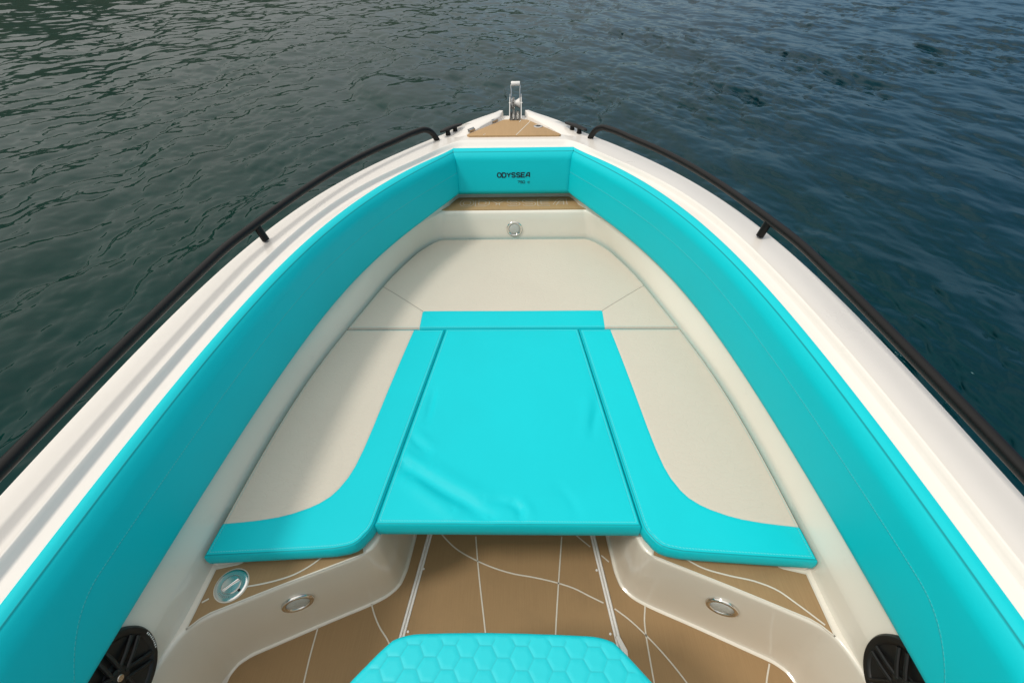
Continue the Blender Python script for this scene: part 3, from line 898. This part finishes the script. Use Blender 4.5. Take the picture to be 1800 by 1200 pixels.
def cushion(name, label, S, ztop, thick, panel=None, seams=(), creases=(), r=.0065, crown=.004, mat=None, hexes=False, seed=0):
    nv, nu = S.shape[:2]
    Q = S.reshape(-1, 2)
    ring = [j for j in range(nu)] + [i * nu + nu - 1 for i in range(1, nv)] + [(nv - 1) * nu + j for j in range(nu - 2, -1, -1)] + [i * nu for i in range(nv - 2, 0, -1)]
    out = Q[ring]
    d = seg_dist(Q, out, True); d[ring] = 0
    z = ztop - r + np.sqrt(np.clip(r * r - np.clip(r - d, 0, r) ** 2, 0, None)) + crown * (1 - np.exp(-d / .06))
    rs = np.random.RandomState(seed)
    for _ in range(10):                       # slack in the covering
        k = rs.uniform(2, 9, 2) * rs.choice([-1, 1], 2); z = z + .00035 * np.sin(Q @ k + rs.uniform(0, 6)) * np.clip(d / .05, 0, 1)
    sm = np.full(len(Q), 1.); sm2 = np.full(len(Q), 1.)
    for sl in seams:
        sd = seg_dist(Q, sl); dv = sl[1] - sl[0]; sg = np.sign((Q[:, 0] - sl[0][0]) * dv[1] - (Q[:, 1] - sl[0][1]) * dv[0])
        sm2 = np.where(sd < np.abs(sm2), sd * sg, sm2); z = z - .0030 * np.exp(-(sd / .0045) ** 2)
    for P, amp, w in creases:
        amp = amp * 1.75; w = w * 1.35
        P = smooth_path(P, 24); sd = seg_dist(Q, P); L0 = np.linalg.norm(Q - P[0], axis=1); L1 = np.linalg.norm(Q - P[-1], axis=1)
        taper = np.clip(np.minimum(L0, L1) / .05, .0, 1) ** .5
        z = z + amp * np.exp(-(sd / w) ** 2) * (.25 + .75 * taper) * np.clip(d / .02, 0, 1)
    at = zero_attrs(len(Q))
    if panel is not None:
        at['panel'] = np.minimum(signed(Q, panel), np.where(np.abs(Q[:, 1] - 1.585) < .02, 1., d - .0020)); z = z - .0020 * np.exp(-(at['panel'] / .004) ** 2)
    sm = np.minimum(sm, np.abs(d - .0035))
    at['seam2'] = sm2; at['seam'] = sm; at['stitch'] = d - .0115
    ang = np.arctan2(Q[:, 1] - Q[:, 1].mean(), Q[:, 0] - Q[:, 0].mean()); at['along'] = Q[:, 0] + Q[:, 1]
    if hexes:
        w = .0285; hx, hy = 1.5 * w, math.sqrt(3) * w       # flat-topped cells
        best = np.full(len(Q), 9.); sec = np.full(len(Q), 9.)
        for ox, oy in ((0, 0), (hx, hy / 2)):
            cx = np.round((Q[:, 0] - ox) / (2 * hx)) * 2 * hx + ox
            for dy in (-1, 0, 1):
                cy = (np.round((Q[:, 1] - oy) / hy) + dy) * hy + oy
                dd = np.hypot(Q[:, 0] - cx, Q[:, 1] - cy)
                sec = np.minimum(sec, np.maximum(best, dd)); best = np.minimum(best, dd)
        hd = (sec - best) / 2; hd = np.where(d > .017, hd, np.maximum(hd, (.017 - d) * .25 + .0015))
        z = z + .0020 * np.minimum(1, hd / .009) ** .6; at['hex'] = hd
    V = np.c_[Q, z]
    F = grid_faces(nv, nu)
    R = V[ring]; n = len(ring); cen = out.mean(0)
    t_ = np.roll(out, -1, 0) - np.roll(out, 1, 0); t_ /= np.linalg.norm(t_, axis=1)[:, None] + 1e-9
    nn = np.stack([t_[:, 1], -t_[:, 0]], 1)                    # outward for a counter-clockwise ring
    ex = []
    for zz, o in ((ztop - r - .010, .0022), (ztop - thick * .55, .0030), (ztop - thick + .008, .0015), (ztop - thick, -.005)):
        ex.append(np.c_[out + nn * o, np.full(n, zz)])
    base = len(V); V = np.concatenate([V, *ex])
    prev = ring
    for k in range(4):
        cur = [base + k * n + i for i in range(n)]
        F += [(prev[i], cur[i], cur[(i + 1) % n], prev[(i + 1) % n]) for i in range(n)]
        prev = cur
    F += [tuple(base + 3 * n + i for i in t)[::-1] for t in poly_faces(ex[-1])]
    ext = zero_attrs(4 * n); ext['along'] = np.tile(out[:, 0] + out[:, 1], 4)
    if hexes: ext['hex'] = np.full(4 * n, 1.)
    if panel is not None:
        ext['panel'] = np.tile(np.where(at['panel'][ring] > 0, -1., -1.), 4)
    at = {k: np.concatenate([at[k], ext[k]]) for k in at}
    o = mesh(name, V, F, mat or M['vinyl'], None, sharp=75, attrs=at)
    return tag(o, label, 'cushion') if label else o

def se_curve(y0, y1, n=60, dx=-.004):
    y = np.linspace(y0, y1, n); return np.c_[X('SE', y) + dx, y]

# side seats
for s, lab in ((1, 'side seat cushion on the right of the legroom, beige with a turquoise border'), (-1, 'side seat cushion left of the legroom, beige with a turquoise border, half in shade')):
    fr = np.array([(.2995, 1.581), (.7435, 1.581)])
    outer = se_curve(1.581, .572)
    aft = np.array([(.419, .636), (.428, .622), (.442, .610), (.462, .602), (.50, .5945), (.56, .5900), (.70, .5815), (.866, .572)])
    inner = np.array([(.2995, 1.581), (.3990, .683), (.4020, .667), (.408, .651), (.419, .636)])
    S = coons(fr, aft, inner, outer, 150, 230) * A(s, 1)
    if s > 0: S = S[::-1]                                    # keep the boundary counter-clockwise
    pan = arc_join(np.array([(.4365, 1.60), (.4365, 1.581), (.468, 1.27), (.494, .965), (.5125, .845), (.548, .768), (.596, .728), (.676, .6945), (.77, .6765), (.90, .666)]), 1)
    pan = np.r_[pan, np.array([(.95, .666), (.95, 1.70), (.4365, 1.70)])] * A(s, 1)
    cushion('seat_cushion', lab, S, .446, .052, panel=pan, seed=3 + s)
# bow seat
y0 = 1.5885
side = se_curve(y0, 2.25, 40); hs = hSE.copy(); hs[:, 0] -= .003; hs[:, 1] -= .003
cor = hs[NF + NC // 2:NF + NC]; right = np.r_[side, cor[::-1]]
front = np.r_[(hs[:NF + NC // 2 + 1] * A(-1, 1))[::-1], hs[1:NF + NC // 2 + 1]]
front[0] = right[-1] * A(-1, 1); front[-1] = right[-1]
S = coons(np.array([(-side[0][0], y0), (side[0][0], y0)]), front, right * A(-1, 1), right, 240, 150)
band = [(-.4185, 1.712), (.4185, 1.712), (.411, 1.50), (-.411, 1.50)]
big = [(-1.2, 1.4), (1.2, 1.4), (1.2, 2.6), (-1.2, 2.6)]
Qf = lambda: None
pan = np.array([(-1.2, 2.6), (1.2, 2.6), (1.2, 1.4), (.4095, 1.4), (.4185, 1.712), (-.4185, 1.712), (-.4095, 1.4), (-1.2, 1.4)])
cushion('seat_cushion', 'beige bow seat cushion across the front with a turquoise band on its aft edge', S, .446, .052, panel=pan, seams=[np.array([(.4185, 1.712), (.665, 1.93)]), np.array([(-.4185, 1.712), (-.665, 1.93)])], seed=11)
# filler between the side seats
a0, a1 = .2955, .3965
S = coons(np.array([(-a1, .670), (a1, .670)]), np.array([(-a0, 1.5825), (a0, 1.5825)]), np.array([(-a1, .670), (-a0, 1.5825)]), np.array([(a1, .670), (a0, 1.5825)]), 190, 220)
cr = [([(-.353, 1.007), (-.319, .967), (-.28, .931)], -.0038, .011), ([(-.335, 1.02), (-.30, .985), (-.265, .955)], .0020, .014),
      ([(-.369, .886), (-.284, .832), (-.197, .778), (-.115, .733), (-.06, .693)], -.0058, .017), ([(-.319, .825), (-.256, .771), (-.166, .714)], .0045, .020),
      ([(-.26, .87), (-.17, .81), (-.08, .76)], .0030, .022),
      ([(.019, .74), (.037, .718), (.042, .694)], -.0042, .010), ([(.045, .745), (.065, .72), (.07, .695)], .002, .012),
      ([(-.295, 1.217), (-.298, 1.139), (-.301, 1.067)], -.0030, .010), ([(.328, 1.14), (.306, 1.068), (.288, 1.0)], -.0030, .012),
      ([(-.069, .746), (-.01, .743), (.031, .721)], -.0024, .011), ([(-.38, .943), (-.32, .897), (-.263, .861)], .0032, .014), ([(.30, 1.2), (.28, 1.1), (.27, 1.02)], .0015, .016), ([(.16, .80), (.2, .74), (.21, .70)], -.0014, .013)]
cushion('filler_cushion', 'plain turquoise infill cushion bridging the legroom between the side seats, creased near its aft edge', S, .447, .066, creases=cr, seed=21)

# console seat in front of the helm
seat = thing('console_seat', 'turquoise console seat quilted in hexagons, at the bottom edge of the view', 'seat', (0, .1, 0))
c_f = np.array([(.262, .3585), (.24, .3665), (.205, .3715), (-.02, .3765), (-.205, .3725), (-.245, .3665), (-.268, .3570)])
c_r = np.array([(.262, .3585), (.285, .338), (.345, .272), (.42, .18), (.445, .13), (.45, .08), (.45, -.15)])
c_l = np.array([(-.268, .3570), (-.29, .338), (-.352, .270), (-.42, .19), (-.445, .14), (-.45, .08), (-.45, -.15)])
c_b = np.array([(.45, -.15), (-.45, -.15)])
S = coons(arc_join(c_f, 2), c_b, arc_join(c_r, 2), arc_join(c_l, 2), 330, 220)
S = S[::-1][:, ::-1] if False else S
Qr = S.reshape(-1, 2)
# orientation: make the boundary counter-clockwise
S = S[:, ::-1]
o = cushion('seat_cushion', None, S, .497, .075, r=.013, crown=.006, mat=M['hex'], hexes=True, seed=31)
o.parent = seat; o.location = (0, -.1, 0)
ol = np.array([(.25, .335), (.33, .25), (.42, .10), (.42, -.15), (-.42, -.15), (-.42, .10), (-.34, .25), (-.255, .335)])
v, f = slab_geo(ol, .0045, .421, .004)
v = v - A(0, .1, 0)
mesh('seat_box', v, f, M['liner'], seat, smooth=False)

# unseen helm console added behind the viewpoint, holds sky light off the sole
rws = []
for z, w_, y1, y2 in ((.0045, .40, -.5, -1.2), (.5, .40, -.5, -1.2), (.82, .40, -.54, -1.18), (.93, .39, -.60, -1.15), (.96, .36, -.64, -1.11)):
    c_ = .06; rws.append([(-w_, y2, z), (w_, y2, z), (w_, y1 - c_, z), (w_ - c_, y1, z), (-w_ + c_, y1, z), (-w_, y1 - c_, z)])
v, f = loft(rws, wrap=True); f = list(f) + [tuple(range(24, 30))]
con = mesh('added_console', v, f, M['liner'], boat, sharp=30)
# wooded hills round the bay (outside the frame, mirrored in the water)
rs = np.random.RandomState(2)
az_ = np.linspace(-150, 22, 240); hv = []
def ridge(a):
    h = 60 + 9 * np.sin(a * .061 + 1) + 6 * np.sin(a * .17 + 2) + 4 * np.sin(a * .43)
    h = h * np.clip((20 - a) / 75, 0, 1) ** .8
    return h + 1.5
dist = 130 + 120 * np.clip((az_ + 95) / 95, 0, 2)
for t, hh in ((0, -.02), (.03, .03), (.12, .18), (.3, .45), (.55, .75), (.8, .95), (1.0, 1.0), (1.3, .8)):
    R1 = dist * (1 + .55 * t); jig = rs.normal(size=len(az_)) * (2.2 if 0 < t else 0)
    a = np.radians(az_)
    hv.append(np.c_[R1 * np.sin(a), R1 * np.cos(a), -.5 + ridge(az_) * hh + np.maximum(jig, -1) * hh])
v, f = loft(hv)
tag(mesh('hills', v, f, simple('wooded hillside', (.014, .030, .013), .9, var=.45, vscale=.09), None, sharp=0), kind='structure')

# ------------------------------------------------------------------ the sea
def wave_tile(L, n, lp, seed, wind, spread, short):
    rs = np.random.RandomState(seed)
    k1 = np.fft.fftfreq(n, L / n) * 2 * PI
    kx, ky = np.meshgrid(k1, k1, indexing='xy'); k = np.hypot(kx, ky); k[0, 0] = 1e-6
    kp = 2 * PI / lp
    cosw = (kx * math.cos(wind) + ky * math.sin(wind)) / k
    D = np.abs(cosw) ** spread * np.where(cosw > 0, 1., .25) + .06
    S = np.exp(-(kp / k) ** 2 * 1.0) / k ** short * D * np.exp(-(k * .012) ** 2)
    S[0, 0] = 0
    h = (rs.normal(size=(n, n)) + 1j * rs.normal(size=(n, n))) * np.sqrt(S)
    H = np.fft.ifft2(h).real; sc = 1 / H.std(); H *= sc
    hx = np.fft.ifft2(-1j * kx / k * h).real * sc; hy = np.fft.ifft2(-1j * ky / k * h).real * sc
    return H, hx, hy
def sample(T, L, x, y):
    n = T.shape[0]; u = (x / L * n) % n; v = (y / L * n) % n
    i = np.floor(u).astype(int); j = np.floor(v).astype(int); a = u - i; b = v - j
    i1 = (i + 1) % n; j1 = (j + 1) % n; i %= n; j %= n
    return T[j, i] * (1 - a) * (1 - b) + T[j, i1] * a * (1 - b) + T[j1, i] * (1 - a) * b + T[j1, i1] * a * b
WATER_Z = -.35
nt_, nr_ = 1500, 1000
th = np.linspace(math.radians(90 - 140), math.radians(90 + 140), nt_)
rr = .55 * np.exp(np.linspace(0, math.log(70 / .55), nr_)); rr = np.r_[rr, 85, 110, 150, 220, 350, 600, 1100, 2200, 4000]
Rg, Tg = np.meshgrid(rr, th, indexing='ij')
wx = Rg * np.cos(Tg); wy = .3 + Rg * np.sin(Tg)
rs_ = np.random.RandomState(12); gust = np.zeros_like(wx)                          # calmer and more ruffled patches
for _ in range(14):
    k_ = rs_.uniform(.25, 1.3); a_ = rs_.uniform(0, 2 * PI); gust += np.sin(k_ * (wx * math.cos(a_) + wy * math.sin(a_)) + rs_.uniform(0, 6))
gust = np.clip(.95 + .16 * gust, .45, 1.45)
Hs = np.zeros_like(wx); Dx = np.zeros_like(wx); Dy = np.zeros_like(wx)
for (L, n, lp, seed, wind, sp, short, amp, rot, fade) in ((26.3, 1024, 2.3, 4, .08, 4.0, 4.6, .023, 0.0, 400), (17.1, 1024, .80, 9, -.12, 4.5, 3.9, .0066, .35, 90), (7.7, 1024, .26, 5, .22, 2.5, 3.7, .0019, -.5, 40)):
    T = wave_tile(L, n, lp, seed, wind - rot, sp, short)
    c, s_ = math.cos(rot), math.sin(rot); xr, yr = c * wx + s_ * wy, -s_ * wx + c * wy
    at_ = amp * np.exp(-(Rg / fade) ** 2)
    if lp < 1: at_ = at_ * gust * (1 + (.30 if lp > .5 else .35) * np.clip(wx / 3, 0, 1))        # open to the wind on the right, sheltered on the left
    Hs += at_ * sample(T[0], L, xr, yr)
    a, b = at_ * sample(T[1], L, xr, yr), at_ * sample(T[2], L, xr, yr)
    Dx += c * a - s_ * b; Dy += s_ * a + c * b
V = np.stack([wx + .7 * Dx - 2.0 * Hs, wy + .75 * Dy, WATER_Z + Hs], -1).reshape(-1, 3).astype(np.float32)
nr2 = len(rr)
idx = np.arange(nr2 * nt_, dtype=np.int32).reshape(nr2, nt_)
quads = np.stack([idx[:-1, :-1], idx[1:, :-1], idx[1:, 1:], idx[:-1, 1:]], -1).reshape(-1, 4)
me = bpy.data.meshes.new('water')
me.vertices.add(len(V)); me.vertices.foreach_set('co', V.ravel())
me.loops.add(quads.size); me.loops.foreach_set('vertex_index', quads.ravel())
me.polygons.add(len(quads)); me.polygons.foreach_set('loop_start', np.arange(0, quads.size, 4, dtype=np.int32))
me.polygons.foreach_set('use_smooth', np.ones(len(quads), bool))
me.materials.append(M['wet']); me.update(calc_edges=True)
tag(link(bpy.data.objects.new('water', me)), kind='structure')

# ------------------------------------------------------------------ light
SUN = A(-.66, -.30, 1.0); SUN /= np.linalg.norm(SUN)
elev = math.asin(SUN[2]); az = math.atan2(SUN[0], SUN[1])
sl = bpy.data.lights.new('sun', 'SUN'); sl.energy = 1.65; sl.angle = math.radians(10); sl.color = (1., .94, .85)
so = bpy.data.objects.new('sun', sl); COL.objects.link(so)
so.rotation_euler = Vector(-SUN).to_track_quat('-Z', 'Y').to_euler(); so.location = (-6, -3, 9)

w = bpy.data.worlds.new('World'); SC.world = w; w.use_nodes = True
nt = w.node_tree; bg = nt.nodes['Background']
sky = nt.nodes.new('ShaderNodeTexSky'); sky.sky_type = 'NISHITA'; sky.sun_disc = False
sky.sun_elevation = elev; sky.sun_rotation = az; sky.air_density = 1.2; sky.dust_density = .7; sky.ozone_density = 1.2
tc = nt.nodes.new('ShaderNodeTexCoord')
sepw = nt.nodes.new('ShaderNodeSeparateXYZ'); nt.links.new(tc.outputs['Generated'], sepw.inputs[0])
mpw = nt.nodes.new('ShaderNodeMapping'); mpw.inputs['Scale'].default_value = (1.2, 1.2, 3.2); nt.links.new(tc.outputs['Generated'], mpw.inputs['Vector'])
cn = noise(nt, 2.0, 6, .6, mpw.outputs[0])
side_ = math_node(nt, 'ADD', math_node(nt, 'MULTIPLY', sepw.outputs[0], -.50), math_node(nt, 'MULTIPLY', sepw.outputs[2], .55))                       # thicker cloud on the sun's side
cm = math_node(nt, 'MULTIPLY_ADD', math_node(nt, 'ADD', cn, side_), 2.2, -.62, clamp=True)
cloud0 = mix_col(nt, noise(nt, 3.5, 5, .6, mpw.outputs[0]), (9.0, 8.9, 8.6), (13.0, 12.8, 12.1))
el = math_node(nt, 'MAXIMUM', sepw.outputs[2], 0.)
grad = math_node(nt, 'MULTIPLY', math_node(nt, 'MULTIPLY_ADD', el, .80, .24), math_node(nt, 'MULTIPLY_ADD', sepw.outputs[0], -.30, 1.0))                             # overcast: brightest overhead
sc_ = nt.nodes.new('ShaderNodeVectorMath'); sc_.operation = 'SCALE'; nt.links.new(cloud0, sc_.inputs[0]); nt.links.new(grad, sc_.inputs['Scale'])
cloud = sc_.outputs[0]
skyc = mix_col(nt, cm, sky.outputs['Color'], cloud)
bank = math_node(nt, 'MULTIPLY', math_node(nt, 'MULTIPLY_ADD', el, -1.55, 1.0, clamp=True), math_node(nt, 'MULTIPLY_ADD', sepw.outputs[0], .85, .46, clamp=True))
skyc = mix_col(nt, bank, skyc, (.9, 1.9, 3.0))                                # dark blue low sky added on the right, deepens the water's reflections
nt.links.new(skyc, bg.inputs['Color']); bg.inputs['Strength'].default_value = .115

# ------------------------------------------------------------------ camera
R_ = A(.99975976, .01451277, -.01642595); D_ = A(-.00278091, -.6593604, -.75182188); F_ = A(-.02174163, .75168694, -.65916163)
cam_d = bpy.data.cameras.new('camera'); cam_d.sensor_width = 36; cam_d.lens = 16.2; cam_d.clip_start = .02; cam_d.clip_end = 9000
co_ = bpy.data.objects.new('camera', cam_d); COL.objects.link(co_)
mw = Matrix.Identity(4)
for i in range(3):
    mw[i][0] = R_[i]; mw[i][1] = -D_[i]; mw[i][2] = -F_[i]
mw[0][3], mw[1][3], mw[2][3] = .04557, 0, 1.76
co_.matrix_world = mw
SC.camera = co_
vs_ = SC.view_settings
vs_.view_transform = 'Standard'; vs_.look = 'None'; vs_.exposure = 0.0; vs_.gamma = 1.0; vs_.use_curve_mapping = False
